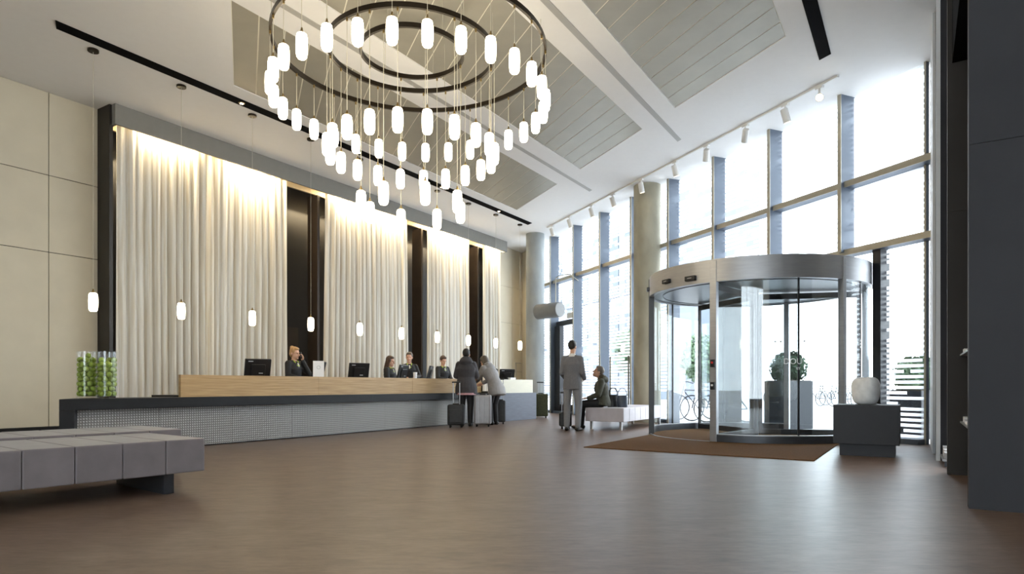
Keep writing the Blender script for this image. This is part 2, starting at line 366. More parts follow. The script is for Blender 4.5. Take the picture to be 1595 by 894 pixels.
# curtains
def curtain_obj(x0, x1, y, label, seed, flare=0):
    rnd = random.Random(seed); ph = [rnd.uniform(0, 6.28) for _ in range(6)]; nx = int((x1-x0)/.018); nz = 14; vs = []; z0, z1 = .02, 5.60
    for j in range(nz+1):
        t = j/nz; z = z0+(z1-z0)*t
        for i in range(nx+1):
            x = x0+(x1-x0)*i/nx; ww = x+.05*math.sin(1.7*x+ph[0])+.02*math.sin(3*t+ph[1]+x)
            a = .045*(1-.35*t)*(1+.5*math.sin(2.1*x+ph[2])); yy = y+a*math.sin(2*math.pi*ww/.165+ph[3])+.018*math.sin(2*math.pi*ww/.41+ph[4])+.008*math.sin(2*math.pi*ww/.06+ph[5])*t
            xs = x+.02*math.sin(2*math.pi*ww/.165+ph[3]+1.2)+flare*(1-t)*(x-(x0+x1)/2)/(x1-x0)
            vs.append((xs-x0, yy-y, z))
    fs = [(j*(nx+1)+i, j*(nx+1)+i+1, (j+1)*(nx+1)+i+1, (j+1)*(nx+1)+i) for j in range(nz) for i in range(nx)]
    o = MB().add(vs, fs).build('curtain', 'curtain', loc=(x0, y, 0)); 
    for p in o.data.polygons: p.use_smooth = True
    return tag(o, label, 'curtain', 'pleated curtains behind the reception counter')
curtain_obj(5.93, 7.80, 12.08, 'wide cream pleated curtain beside the beige panelled wall and green apple vases', 1)
curtain_obj(7.72, 9.72, 12.22, 'cream pleated curtain behind the blond receptionist, ending at the first black gap', 2)
curtain_obj(10.78, 13.78, 12.12, 'cream pleated curtain between the first and second black gaps', 3, .06)
curtain_obj(14.6, 16.72, 12.12, 'narrower cream curtain behind the guest in dark coat', 4)
curtain_obj(17.48, 18.55, 12.12, 'narrowest cream curtain at the pelmet end near the concrete column', 5)
for x in (6.9, 8.8, 11.5, 13.0, 15.1, 16.2, 18.0):       # cove lamps hidden behind the pelmet
    ld = bpy.data.lights.new('cove_lamp', 'AREA'); ld.shape = 'RECTANGLE'; ld.size = 1.1 if x < 17 else .7; ld.size_y = .08; ld.energy = COVE_W*(1 if x < 17 else .7); ld.color = (1, .80, .50)
    lo = bpy.data.objects.new('cove_lamp', ld); COL.objects.link(lo); lo.location = (x, 11.99, 5.70); lo.rotation_euler = (R(6), 0, 0); lo.parent = pel

# right-hand wall: light return, dark wall and staggered dark panels with brochure niches
wr = struct(MB().box(10.2, 12.0, -.6, -.20, 0, CEIL).build('wall_right', 'white_paint'))
MB().box(9.28, 10.2, -.6, -.23, 0, CEIL).build('dark_wall', 'panel_dark', wr)
MB().box(9.26, 9.29, -.26, -.215, 0, CEIL).build('edge_trim', 'white_paint', wr)
MB().box(5.7, 9.3, -2.2, -2.0, 0, CEIL).build('niche_back', 'panel_brown', wr)
def fin(x0, x1, y1, mt):
    for z0, z1 in ((0, 2.665), (2.669, CEIL)): MB().box(x0, x1, -3.6, y1, z0, z1).build('fin_panel', mt, wr)
    MB().box(x0+.01, x1-.01, -3.6, y1-.01, 2.66, 2.68).build('fin_joint', 'seam', wr)
fin(7.88, 8.0, -.28, 'panel_brown'); fin(5.77, 5.9, -.335, 'panel_dark')
MB().box(6.6, 7.88, -1.9, -.32, 4.17, CEIL).build('niche_soffit', 'ceiling_black', wr)
wb = struct(MB().box(XB-.15, XB, 3.0, 13.2, 0, CEIL).build('wall_back', 'beige'))
MB().box(XB-.15, XB, YB, 3.0, 0, .3).build('added_window_sill', 'beige', wb); MB().box(XB-.15, XB, YB, 3.0, 5.0, CEIL).build('added_window_head', 'beige', wb)  # wall pieces around the window opening added for light
w2 = struct(MB().box(XB-.1, XB-.05, YB, 3.0, .3, .36).build('added_window', 'mullion'))  # unseen window added behind the camera to brighten the dark right-hand panels
for i in range(5): MB().box(XB-.12, XB-.03, YB+1.8*i-.035, YB+1.8*i+.035, .3, 5.0).build('mullion', 'mullion', w2)
for i in range(4): MB().box(XB-.085, XB-.07, YB+1.8*i+.04, YB+1.8*i+1.76, .36, 5.0).build('pane', 'glass', w2)
struct(MB().box(XB, 5.9, YB-.15, YB, 0, CEIL).build('wall_side', 'beige'))
for zz in (1.30, .63):
    t = thing('brochure_shelf', 'thin steel brochure shelf with leaflets, %s in the dark wall niche' % ('upper one' if zz > 1 else 'lower one'), 'shelf', (0, 0, 0))
    MB().box(6.4, 7.88, -.75, -.385, zz-.10, zz-.085).build('shelf_board', 'steel', t)
    for i in range(3): MB().box(7.15+i*.24, 7.36+i*.24, -.70, -.40-.004*i, zz-.085, zz-.06+.012*i).build('leaflet', 'paper_grey' if i % 2 else 'paper', t)
t = thing('brochure_rack', 'low steel brochure rack at the foot of the dark wall', 'rack')
MB().box(8.6, 9.24, -.55, -.26, .06, .085).build('shelf_board', 'steel', t)
for x in (8.6, 9.2): MB().box(x, x+.04, -.55, -.28, 0, .06).build('foot', 'steel_dark', t)
for i in range(3): MB().box(8.66+i*.19, 8.83+i*.19, -.52, -.28, .085, .15+.02*i).build('leaflet', 'paper' if i % 2 else 'paper_grey', t)

# concrete columns
for (x, y, r, mt, lab) in ((18.19, 10.52, .30, 'concrete_cool', 'round grey concrete column at the end of the reception counter'), (15.29, 5.63, .33, 'concrete', 'round concrete column behind the far bench beside the revolving door')):
    o = MB().lathe([(r, 0), (r, CEIL)], 40).build('column', mt, loc=(x, y, 0), smooth=True); tag(o, lab, 'column')

# ================================================================== GLAZED FACADE
fac = struct(bpy.data.objects.new('window_1', None)); COL.objects.link(fac); fac.location = W0; fac.rotation_euler = (0, 0, WANG)
# local frame of the facade: x = k along it, y = inward depth
ks = [-.05]+[1.27+1.6*i for i in range(9)]
for i, k in enumerate(ks):
    w = .07 if i else .03
    z0 = 3.17 if 1.0 < k < 5.0 else 0
    DEP = .31 if i else .06
    MB().box(k-w/2, k+w/2, -.02, DEP-.012, z0, CEIL).build('mullion', 'mullion', fac)
    MB().box(k-w/2, k+w/2, DEP-.012, DEP, z0, CEIL).build('mullion_edge', 'mullion_edge', fac)
for z, a, b in ((4.33, -.30, 14.07), (3.17, -.30, 6.07), (.04, -.05, .63), (.04, 6.07, 14.07)):
    hh = .05 if z > 1 else .04; DEP = .25
    MB().box(a, b, -.02, DEP-.03, z-hh, z+hh).build('transom', 'mullion', fac)
    if z > 1: MB().box(a, b, DEP-.03, DEP-.018, z-hh, z+hh).build('transom_edge', 'mullion_edge', fac)
ke = ks
MB().box(14.1, 15.5, -.05, .1, 0, CEIL).build('corner_wall', 'beige', fac)
for i in range(len(ke)-1):
    a, b = ke[i]+.05, ke[i+1]-.05
    door = 1.2 < (a+b)/2 < 6.0
    zs = [(4.38, CEIL+.02), (3.22, 4.28)]
    zs = zs if i == 0 else (zs if door and i < 4 else [(4.38, CEIL+.02), (.08, 4.28)])
    if i == 4: zs = [(4.38, CEIL+.02), (3.22, 4.28), (.08, 3.12)]
    for z0, z1 in zs: MB().box(a, b, .0, .012, z0, z1).build('pane', 'frit_glass', fac)
MB().box(0, .63, .0, .012, .08, 3.12).build('pane', 'frit_glass', fac)
MB().box(.76, .862, .0, .012, .0, 3.12).build('pane', 'glass', fac)
MB().box(3.93, 4.43, .0, .012, .0, 3.12).build('pane', 'glass', fac)
MB().box(.862, 3.93, .0, .012, 2.935, 3.125).build('pane', 'glass', fac)
# dark frame on either side of the revolving door, at the facade line
MB().box(.62, .765, -.06, .15, 0, 3.12).build('door_jamb', 'frame_dark', fac)
MB().box(4.42, 4.56, -.1, .2, 0, 3.12).build('door_jamb', 'frame_dark', fac)
# emergency exit leaf in the facade
dr = MB().box(10.93, 12.42, .02, .10, 2.86, 3.02).box(10.93, 11.05, .02, .1, .08, 2.86).box(12.05, 12.42, .02, .16, .08, 2.86).box(11.05, 12.05, .02, .1, .08, .3).build('exit_door_frame', 'frame_dark', fac)
MB().box(11.1, 11.14, .10, .17, 1.0, 1.15).build('handle', 'steel', dr)
sg = MB().box(11.3, 11.7, .05, .08, 3.06, 3.24).build('exit_sign_plate', 'track_white', fac)

# ================================================================== REVOLVING DOOR
CX, CY, RR = 12.243, 2.464, 1.86
rv = thing('revolving_door', 'large round glass revolving door with brushed steel canopy', 'revolving door', (CX, CY, 0))
f = MB().arc(RR-.06, RR+.02, 0, 360, 2.56, 2.92, 72).build('canopy_fascia', 'steel', rv, smooth=True)
MB().lathe([(0, 2.90), (RR-.02, 2.90), (RR-.02, 2.92), (0, 2.93)], 64).build('canopy_top', 'steel', rv)
MB().lathe([(0, 2.58), (RR-.07, 2.58), (RR-.07, 2.62), (0, 2.62)], 64).build('canopy_ceiling', 'steel_dark', rv)
MB().arc(RR-.24, RR-.22, 0, 360, 2.572, 2.582, 64).build('ceiling_track', 'frame_dark', rv)
MB().lathe([(0, .004), (RR-.06, .004), (RR-.06, .008), (0, .008)], 64).build('floor_disc', 'mat_brown', rv)
MB().arc(RR-.02, RR+.01, 110, 172, .002, .014, 24).build('threshold', 'steel', rv)
for a0, a1 in ((172, 290), (-8, 110)):
    n = 3
    for i in range(n):
        b0 = a0+(a1-a0)*i/n; b1 = a0+(a1-a0)*(i+1)/n
        MB().arc(RR-.035, RR-.023, b0+.25, b1-.25, .12, 2.56, 14).build('curved_pane', 'glass', rv, smooth=True)
        if i: 
            a = R(b0); MB().box(-.012, .012, -.012, .012, .1, 2.56).build('glass_joint', 'frame_dark', rv, ((RR-.03)*math.cos(a), (RR-.03)*math.sin(a), 0), a)
    MB().arc(RR-.06, RR+.005, a0, a1, 0, .12, 30).build('base_plinth', 'steel_dark', rv, smooth=True)
    MB().arc(RR-.06, RR+.005, a0, a1, .12, .135, 30).build('base_trim', 'steel', rv)
for a, w in ((172, .055), (110, .03), (290, .05), (-8, .05), (235, .035)):
    p = ((RR-.02)*math.cos(R(a)), (RR-.02)*math.sin(R(a)), 0)
    MB().box(-.05, .05, -w, w, 0, 2.9).build('post', 'steel' if w > .03 else 'frame_dark', rv, p, R(a), bevel=.006)
MB().lathe([(.06, .01), (.06, 2.58)], 20).build('centre_shaft', 'steel_dark', rv, smooth=True)
for a in (50, 170, 290):
    wg = MB().box(.06, 1.74, -.025, .025, 2.46, 2.56).box(.06, 1.74, -.025, .025, .02, .12).box(.06, .12, -.025, .025, .12, 2.46).box(1.70, 1.74, -.025, .025, .12, 2.46).build('door_wing', 'frame_dark', rv, rz=R(a))
    MB().box(.12, 1.70, -.006, .006, .12, 2.46).build('pane', 'glass', wg)
for (a, z, wx, hh) in ((112, 2.70, .09, .07), (143, 2.69, .10, .07), (160, 2.66, .10, .08)):
    p = ((RR+.03)*math.cos(R(a)), (RR+.03)*math.sin(R(a)), z)
    s1 = MB().box(-.03, .04, -wx, wx, -hh/2, hh/2).build('motion_sensor', 'black_plastic', rv, p, R(a), bevel=.012)
    MB().box(.04, .043, -wx*.4, wx*.4, -.006, .006).build('sensor_eye', 'steel', s1)
for z, mt in ((1.26, 'red'), (.90, 'paper')):
    a = R(172); p = ((RR+.035)*math.cos(a), (RR+.035)*math.sin(a), z)
    s1 = MB().box(-.02, .03, -.035, .035, -.06, .06).build('push_button', 'black_plastic', rv, p, a, bevel=.005)
    MB().lathe([(0, .01), (.016, .01), (.018, 0)], 12).xf(Matrix.Rotation(R(90), 4, 'Y')).build('button', mt, s1, (.03, 0, .01))
def glass_text(txt, size, a, z):
    cu = bpy.data.curves.new('lettering', 'FONT'); cu.body = txt; cu.size = size; cu.extrude = .001; cu.align_x = 'CENTER'
    o = bpy.data.objects.new('lettering', cu); COL.objects.link(o); me = bpy.data.meshes.new_from_object(o.evaluated_get(bpy.context.evaluated_depsgraph_get()))
    bpy.data.objects.remove(o); me.materials.clear(); me.materials.append(M['white_print'])
    q = bpy.data.objects.new('glass_lettering', me); COL.objects.link(q); q.parent = rv
    q.location = ((RR-.012)*math.cos(R(a)), (RR-.012)*math.sin(R(a)), z); q.rotation_euler = (R(90), 0, R(a+90))
glass_text('DOU', .125, 208.5, 1.235); glass_text('BY', .062, 211, 1.145)
for a, z in ((203, 1.58), (200.5, 1.58), (214, 1.585), (250, 1.62), (250, 1.57), (250, 1.52)):
    MB().box(-.002, .002, -.016, .016, -.016, .016).build('glass_sticker', 'white_print' if a < 240 else 'paper_grey', rv, ((RR-.02)*math.cos(R(a)), (RR-.02)*math.sin(R(a)), z), R(a))

tag(MB().prism([(8.48, 4.09), (8.40, 1.02)]+[(CX+(RR+.03)*math.cos(R(a)), CY+(RR+.03)*math.sin(R(a))) for a in range(231, 117, -6)]+[(CX+(RR+.03)*math.cos(R(120)), 4.09)], .001, .012).build('entrance_mat', 'mat_brown'), 'brown entrance mat lying on the floor before the revolving door', 'mat')

# ================================================================== RECEPTION COUNTER
ct = thing('reception_counter', 'long reception counter with oak screen on a black slab and ribbed grey front', 'counter', (3.72, 8.9, 0))
MB().prism([(0, 0), (9.3, 0), (9.3, .62), (.44, .62)], .595, .735).build('black_slab', 'counter_black', ct, bevel=.004)
MB().prism([(0, 0), (.17, 0), (.61, .62), (.44, .62)], 0, .595).build('slab_leg', 'counter_black', ct, bevel=.004)
n = 8; w = (9.28-.17)/n
for i in range(n): MB().box(.17+i*w+.002, .17+(i+1)*w-.002, .13, .18, .02, .595).build('ribbed_panel', 'ribbed', ct)
MB().box(.5, 9.28, .16, .5, 0, .58).build('carcass', 'counter_black', ct)
n = 3; w = (9.35-1.66)/n
for i in range(n): MB().box(1.66+i*w+.0015, 1.66+(i+1)*w-.0015, .20, .26, .735, 1.065).build('oak_screen', 'oak', ct, bevel=.003)
MB().box(1.7, 9.35, .26, 1.05, .72, .76).build('worktop', 'counter_black', ct)
MB().box(1.7, 9.3, .95, 1.0, .0, .72).build('back_panel', 'counter_black', ct)
eb = thing('counter_end_block', 'blue grey counter block with pale upper screen at the end of the counter', 'counter', (13.08, 8.78, 0))
MB().box(0, 2.17, 0, .8, 0, .715).build('lower_block', 'end_block', eb, bevel=.004)
MB().box(0, 2.08, .06, .13, .715, 1.065).build('upper_screen', 'end_top', eb, bevel=.003)
MB().box(0, 2.08, .13, 1.0, .72, .76).build('worktop', 'counter_black', eb)

# monitors seen from behind
mon = thing('monitor', '', 'monitor')
pm = MB().box(-.22, .22, -.02, .02, -.19, .19).build('screen_housing', 'black_plastic', mon, bevel=.012); pm.location = (0, 0, .42); pm.rotation_euler = (R(14), 0, 0)
q_ = MB().box(-.12, .12, -.045, -.02, -.10, .10).build('rear_cover', 'black_plastic', pm, bevel=.01)
MB().box(-.17, -.09, -.0225, -.02, .14, .155).build('rear_badge', 'paper_grey', pm)
MB().box(.01, .08, -.047, -.045, -.06, -.045).build('rear_mark', 'paper_grey', pm)
MB().box(-.04, .04, .02, .05, .01, .36).build('stand', 'black_plastic', mon); MB().box(-.13, .13, -.08, .12, 0, .015).build('foot', 'black_plastic', mon, bevel=.004)
spots = [(7.03, -18, 'black monitor on the counter nearest the green apple vases'), (8.36, 22, 'black monitor behind the white paper sign'), (9.40, -20, 'black monitor standing alone between paper sign and long-haired receptionist'),
         (10.72, 16, 'black monitor in front of the long-haired receptionist beside the white cup'), (11.66, 30, 'black monitor between the male receptionist and the receptionist next to the guests'), (14.42, 28, 'black monitor on the pale counter end beside the grey jacket guest'), (15.0, -38, 'black monitor turned sideways at the far end of the counter')]
for i, (x, a, lab) in enumerate(spots):
    o = mon if i == 0 else copy_tree(mon); o.location = (x, 9.58, .76); o.rotation_euler = (0, 0, R(a)); tag(o, lab, 'monitor', 'monitors on the reception counter')
t = thing('paper_sign', 'white paper sign in a clear holder on the oak counter', 'sign', (8.12, 9.30, .76), R(-28))
MB().box(-.12, .12, -.06, .06, 0, .02).build('sign_foot', 'steel_dark', t); p = MB().box(-.10, .10, -.004, .004, .02, .60).build('sheet', 'paper', t)
MB().torus((0, -.006, .48), .03, .004).build('printed_emblem', 'paper_grey', p)
tag(MB().lathe([(.0, 0), (.036, 0), (.045, .13), (.041, .13), (.034, .01), (0, .01)], 20).build('paper_cup', 'paper', loc=(10.62, 9.13, 1.065), smooth=True), 'small white paper cup standing on the oak counter screen', 'cup')
tag(MB().box(-.14, .14, -.03, .03, 0, .05).build('paper_stack', 'paper', loc=(14.15, 8.875, 1.065), rz=R(3), bevel=.004), 'small white stack of paper on the pale counter end', 'paper')

# apple vases
apple_me = MB().lathe([(0.004, -.026), (.016, -.032), (.030, -.022), (.038, 0), (.034, .020), (.020, .031), (.008, .028), (0.001, .022)], 12).mesh('green_apple', 'apple', True)
def settle(n, rin, r, seed):
    rg = np.random.default_rng(seed); p = np.zeros((n, 3)); p[:, :2] = rg.uniform(-.05, .05, (n, 2)); p[:, 2] = r+np.arange(n)*.018
    iu = np.triu_indices(n, 1)
    for it in range(1800):
        if it < 1300: p[:, 2] -= .0014*(1-it/1300)
        for _ in range(2):
            d = p[iu[0]]-p[iu[1]]; L = np.linalg.norm(d, axis=1)+1e-9; c = np.maximum(0, 2*r-L); m = (d/L[:, None])*(c*.45)[:, None]
            np.add.at(p, iu[0], m); np.add.at(p, iu[1], -m)
            q = np.linalg.norm(p[:, :2], axis=1)+1e-9; k = np.minimum(1, (rin-r)/q); p[:, :2] *= k[:, None]; p[:, 2] = np.maximum(p[:, 2], r)
    return p.tolist()
for vi, (vx, vy) in enumerate(((4.208, 9.284), (4.354, 9.068))):
    v = MB().lathe([(0, 0), (.120, 0), (.123, .01), (.123, .62), (.118, .62), (.117, .025), (0, .02)], 32).build('glass_vase', 'vase_glass', loc=(vx, vy, .735), smooth=True)
    tag(v, 'clear glass cylinder vase full of green apples, %s the curtain' % ('nearer the counter corner than' if vi == 0 else 'standing before'), 'vase')
    for ax, ay, az in settle(54 if vi == 0 else 51, .1165, .0378, 11+vi):
        o = inst(apple_me, 'green_apple', None, (vx+ax, vy+ay, .735+.024+az)); o.rotation_euler = (random.uniform(-1, 1), random.uniform(-1, 1), random.uniform(0, 6))
        tag(o, 'green apple in the glass vase %s' % ('nearer the counter corner' if vi == 0 else 'before the curtain'), 'apple', 'apples in the two glass vases')

# ================================================================== BENCHES
def bench(name, label, loc, rz, L, D, nseg, mt, legs, z0=.17, z1=.45):
    t = thing(name, label, 'bench', loc, rz)
    # x: 0 -> -L (or L), y: 0 -> D
    sg = L/nseg
    for i in range(nseg):
        x0, x1 = i*sg, (i+1)*sg
        if L < 0: x0, x1 = x1, x0
        MB().box(x0+.002, x1-.002, 0, D, z0, z1).build('cushion_section', mt, t, bevel=.010, seg=2)
    if legs == 'slab':
        for x in (-.31, L+.8): MB().box(x, x+.08, .07, D-.05, 0, z0+.01).build('leg', 'bench_leg', t)
    else:
        for x in (.1, L-.1):
            for y in (.1, D-.1): MB().box(x-.025, x+.025, y-.025, y+.025, 0, z0+.01).build('leg', 'steel', t)
    return t
bench('bench', 'long grey upholstered bench on black plinth legs', (3.28, 5.18, 0), R(-5), -3.58, 1.05, 11, 'bench', 'slab')
bench('bench', 'grey brown upholstered bench standing between the long grey bench and the counter', (3.86, 6.50, 0), R(-5), -3.9, .95, 12, 'bench', 'slab')
bench('bench', 'pale grey upholstered bench on thin legs beside the revolving door', (12.1, 4.95, 0), 0, 2.5, .85, 8, 'bench_far', 'thin')

# ================================================================== LAMPS
sh_prof = [(0, 0), (.040, 0), (.054, .02), (.060, .06), (.062, .14), (.060, .22), (.052, .26), (.035, .272), (0, .272)]
shade_me = MB().lathe(sh_prof, 16).mesh('lamp_shade', 'shade_glow', True)
cap_me = MB().lathe([(0, .27), (.03, .27), (.028, .285), (.013, .30), (.009, .33), (0, .33)], 12).mesh('cap', 'brass', True)
ch = thing('chandelier', 'large chandelier of three concentric dark rings with glowing glass pendants', 'chandelier', (6.345, 5.504, 0))
ZR = 5.20
for rr, zc, n, off in ((1.72, 4.54, 30, 2), (1.06, 3.90, 20, 0), (.653, 3.21, 8, 22.5)):
    rg = MB().arc(rr-.016, rr+.016, 0, 360, ZR-.03, ZR+.03, 72).build('ring', 'bronze', ch, smooth=True)
    for i in range(6):
        a = R(60*i+15); MB().tube([(rr*math.cos(a), rr*math.sin(a), ZR), (rr*math.cos(a), rr*math.sin(a), CEIL)], .004, 5).build('suspension_cable', 'cable', rg)
    cab = MB().tube([(0, 0, .32), (0, 0, ZR-zc+.136)], .0035, 5).mesh('cable', 'cable'); stud = MB().lathe([(0, -.04), (.012, -.04), (.012, 0), (0, 0)], 8).mesh('stud', 'brass')
    for i in range(n):
        # angles counted from the direction towards the camera
        a = math.atan2(-.5315, -.847)+R(i*360/n+off)
        s1 = inst(shade_me, 'lamp_shade', ch, (rr*math.cos(a), rr*math.sin(a), zc-.136)); inst(cap_me, 'cap', s1); inst(cab, 'cable', s1); inst(stud, 'stud', s1, (0, 0, ZR-zc+.136-.03))
# row of single pendants over the counter
ORD = ('first', 'second', 'third', 'fourth', 'fifth', 'sixth', 'seventh', 'eighth', 'ninth', 'tenth')
pn = thing('pendant_lamp', '', 'pendant lamp')
s1 = inst(shade_me, 'lamp_shade', pn, (0, 0, 2.0)); inst(cap_me, 'cap', s1)
MB().tube([(0, 0, 2.32), (0, 0, CEIL-.02)], .003, 5).build('cable', 'cable', pn); MB().lathe([(0, -.035), (.07, -.035), (.075, -.03), (.075, 0), (0, 0)], 20).build('ceiling_rose', 'bronze', pn, (0, 0, CEIL))
for i in range(10):
    o = pn if i == 0 else copy_tree(pn); o.location = (4.74+1.343*i, 10.27, -.015*0); o['label'] = '%s glowing glass pendant from the beige panelled wall with green apples, above the counter' % ORD[i]; o['category'] = 'pendant lamp'; o['group'] = 'pendants above the reception counter'
# track lights along the facade
tr = thing('lighting_track', 'white ceiling lighting track running along the glazed facade', 'track', (11.45, 1.05, CEIL)); L_ = 10.6
MB().box(0, L_, -.02, .02, -.035, 0).build('rail', 'track_white', tr, rz=WANG)
for i in range(2): MB().box(i*(L_+.02)-.02, i*(L_+.02), -.022, .022, -.037, 0).build('end_cap', 'track_white', tr, rz=WANG)
sps = [(11.65, 1.33, 30, 40), (12.07, 1.92, 140, 20), (12.61, 2.72, 200, 45), (13.26, 3.62, 200, 40), (13.89, 4.45, 150, 18), (14.68, 5.49, 160, 15), (15.41, 6.54, 150, 22), (16.02, 7.44, 150, 20), (16.78, 8.47, 150, 22), (17.45, 9.4, 150, 20)]
for i, (x, y, az, tl) in enumerate(sps):
    t = thing('track_spotlight', '%s white cylindrical spotlight on the facade ceiling track, counted from the dark wall' % ORD[i] if i else 'brightly glaring white spotlight at the track end beside the dark wall', 'spotlight', (*(Vector((11.45, 1.05))+DW.xy*(Vector((x, y))-Vector((11.45, 1.05))).dot(DW.xy)), CEIL), WANG, 'spotlights on the ceiling track')
    MB().box(-.07, .07, -.025, .025, -.068, -.031).build('adaptor', 'track_white', t); MB().cap((0, 0, -.08), (0, 0, -.14), .018, .018, 8).build('arm', 'track_white', t)
    hd = MB().lathe([(0, .10), (.055, .10), (.062, .09), (.065, -.14), (.055, -.14), (.052, -.10), (0, -.10)], 20).build('lamp_head', 'track_white', t, (0, 0, -.21), smooth=True); hd.rotation_euler = (0, R(tl), R(az)-WANG)
    if not i: hd.rotation_euler = (Matrix.Rotation(-WANG, 3, 'Z') @ Vector((-11.65, -1.33, -4.75))).to_track_quat('-Z', 'Y').to_euler()
    MB().lathe([(0, 0), (.045, 0), (.045, .01), (0, .01)], 16).build('lens', 'lamp_lens', hd, (0, 0, -.112))

# hanging steel cylinder by the first column, held by an arched pipe
t = thing('hanging_cylinder', 'grey horizontal cylinder hung on an arched pipe beside the column', 'cylinder', (17.10, 9.41, 3.18))
MB().lathe([(0, -.45), (.22, -.45), (.23, -.44), (.23, .44), (.22, .45), (0, .45)], 32).xf(Matrix.Rotation(R(90), 4, 'Y')).build('drum', 'drum', t, rz=R(-103), smooth=True)
MB().lathe([(0, 0), (.215, 0), (.215, .008), (0, .008)], 32).xf(Matrix.Rotation(R(90), 4, 'Y')).build('end_disc', 'drum_end', t, (.449*math.cos(R(-103)), .449*math.sin(R(-103)), 0), R(-103))
pts = [(.12, -.17, .13), (.12, -.17, .95)]+[(.12+.25*(1-math.cos(R(a))), -.17-.36*(1-math.cos(R(a))), .95+.16*math.sin(R(a))) for a in range(10, 100, 10)]+[(.95, -.62, .92), (1.25, -.62, .80)]
MB().tube(pts, .014, 8).build('arched_pipe', 'rail', t)

# tubular barriers in front of the facade
for i, (x, y) in enumerate(((16.2, 7.6), (15.45, 6.45))):
    t = thing('barrier_rail', 'thin steel barrier frame standing before the facade %s' % ('near the exit door' if i == 0 else 'behind the pale bench'), 'railing', (x, y, 0), WANG)
    MB().tube([(-.5, 0, 0), (-.5, 0, 1.72), (.5, 0, 1.72), (.5, 0, 0)] if i == 0 else [(-.45, 0, 0), (-.45, 0, 1.66), (.42, 0, 1.66), (.42, 0, 0)], .022, 8).build('frame_tube', 'rail', t)
    for s_ in (-.5, .5): MB().lathe([(0, 0), (.06, 0), (.06, .012), (0, .012)], 14).build('foot_plate', 'rail', t, (s_*.96, 0, 0))

# pedestal with a stone vase
t = thing('pedestal', 'dark grey cube pedestal on a smaller plinth by the revolving door', 'pedestal', (9.62, .52, 0))
MB().box(-.27, .27, -.31, .31, 0, .16).build('plinth', 'pedestal', t); MB().box(-.33, .37, -.36, .38, .155, .655).build('cube', 'pedestal', t, bevel=.004)
mb = MB().lathe([(0, 0), (.11, 0), (.15, .03), (.168, .10), (.172, .20), (.165, .29), (.13, .345), (.09, .36), (.075, .345), (.07, .29), (0, .28)], 36)
mb.v = [(x*(1+.05*math.sin(3*math.atan2(y, x)+9*z))*1.03, y*(1+.07*math.cos(2*math.atan2(y, x)+7*z)), z*(1+.03*math.sin(2*math.atan2(y, x)))) for x, y, z in mb.v]
tag(mb.build('stone_vase', 'stone', loc=(9.66, .55, .653), smooth=True, sub=1), 'lumpy white stone vase standing on the dark pedestal', 'vase')

# ================================================================== LUGGAGE
def trolley(name, label, loc, rz, w, d, h, mt, hh, ribs=0, wheels=True):
    t = thing(name, label, 'suitcase', loc, rz)
    MB().box(-w/2, w/2, -d/2, d/2, .05, h).build('shell', mt, t, bevel=.035, seg=3)
    for i in range(ribs):
        x = -w/2+.04+(w-.08)*i/(ribs-1); MB().box(x-.008, x+.008, -d/2-.008, d/2+.008, .08, h-.03).build('rib', mt, t, bevel=.004)
    for sx in (-1, 1):
        MB().tube([(sx*.07, d/2-.04, h-.02), (sx*.07, d/2-.04, h+hh)], .009, 6).build('handle_rod', 'steel', t)
        for sy in (-1, 1): MB().lathe([(0, -.015), (.028, -.015), (.028, .015), (0, .015)], 12).xf(Matrix.Rotation(R(90), 4, 'Y')).build('wheel', 'tyre', t, (sx*(w/2-.06), sy*(d/2-.04), .028))
    MB().cap((-.085, d/2-.04, h+hh), (.085, d/2-.04, h+hh), .016, .016, 8).build('handle_grip', 'black_plastic', t)
    MB().cap((-.06, -d/2+.05, h+.012), (.06, -d/2+.05, h+.012), .012, .012, 8).build('carry_handle', 'black_plastic', t)
    return t
CAMR = R(32.1-90)     # local -Y then faces the camera
tb = trolley('trolley_bag', 'black soft trolley bag with long handle by the guest in dark coat', (11.14, 8.42, 0), CAMR, .36, .24, .50, 'case_black', .48)
MB().box(-.14, .14, -.15, -.11, .10, .40).build('front_pocket', 'case_black', tb, bevel=.02)
trolley('ribbed_suitcase', 'silver grey ribbed hard suitcase standing between the two guests', (11.72, 8.12, 0), CAMR, .38, .26, .70, 'case_silver', .04, ribs=7)
trolley('cabin_suitcase', 'small black cabin suitcase beside the guest in grey jacket', (12.70, 8.30, 0), CAMR, .26, .22, .56, 'case_black', .50)
trolley('upright_suitcase', 'olive green upright suitcase beside the column and counter end', (15.72, 8.92, 0), CAMR, .42, .26, .68, 'case_green', .32, ribs=0)
def handbag(label, loc, rz, mt, w=.36, h=.27, d=.15):
    t = thing('handbag', label, 'handbag', loc, rz)
    MB().loft([((0, 0, 0), w*.46, d*.46), ((0, 0, .02), w*.5, d*.5), ((0, 0, h*.7), w*.49, d*.36), ((0, 0, h), w*.44, d*.14)], 20).build('bag_body', mt, t, smooth=True)
    for s_ in (-1, 1): MB().tube([(.10*math.cos(R(a)), s_*.025, h-.01+.16*math.sin(R(a))) for a in range(0, 181, 20)], .008, 6).build('strap', mt, t)
    return t
handbag('black leather handbag on the bench right behind the seated woman', (12.766, 5.461, .45), CAMR+.2, 'bag_black', .26, .26)
handbag('blue grey handbag leaning beside the black handbag on the bench', (12.74, 5.24, .45), CAMR-.1, 'bag_blue', .22, .25)
tb = trolley('trolley_bag', 'small dark trolley bag on the floor between suited man and seated woman', (12.02, 6.22, 0), CAMR, .26, .2, .34, 'case_black', .42)

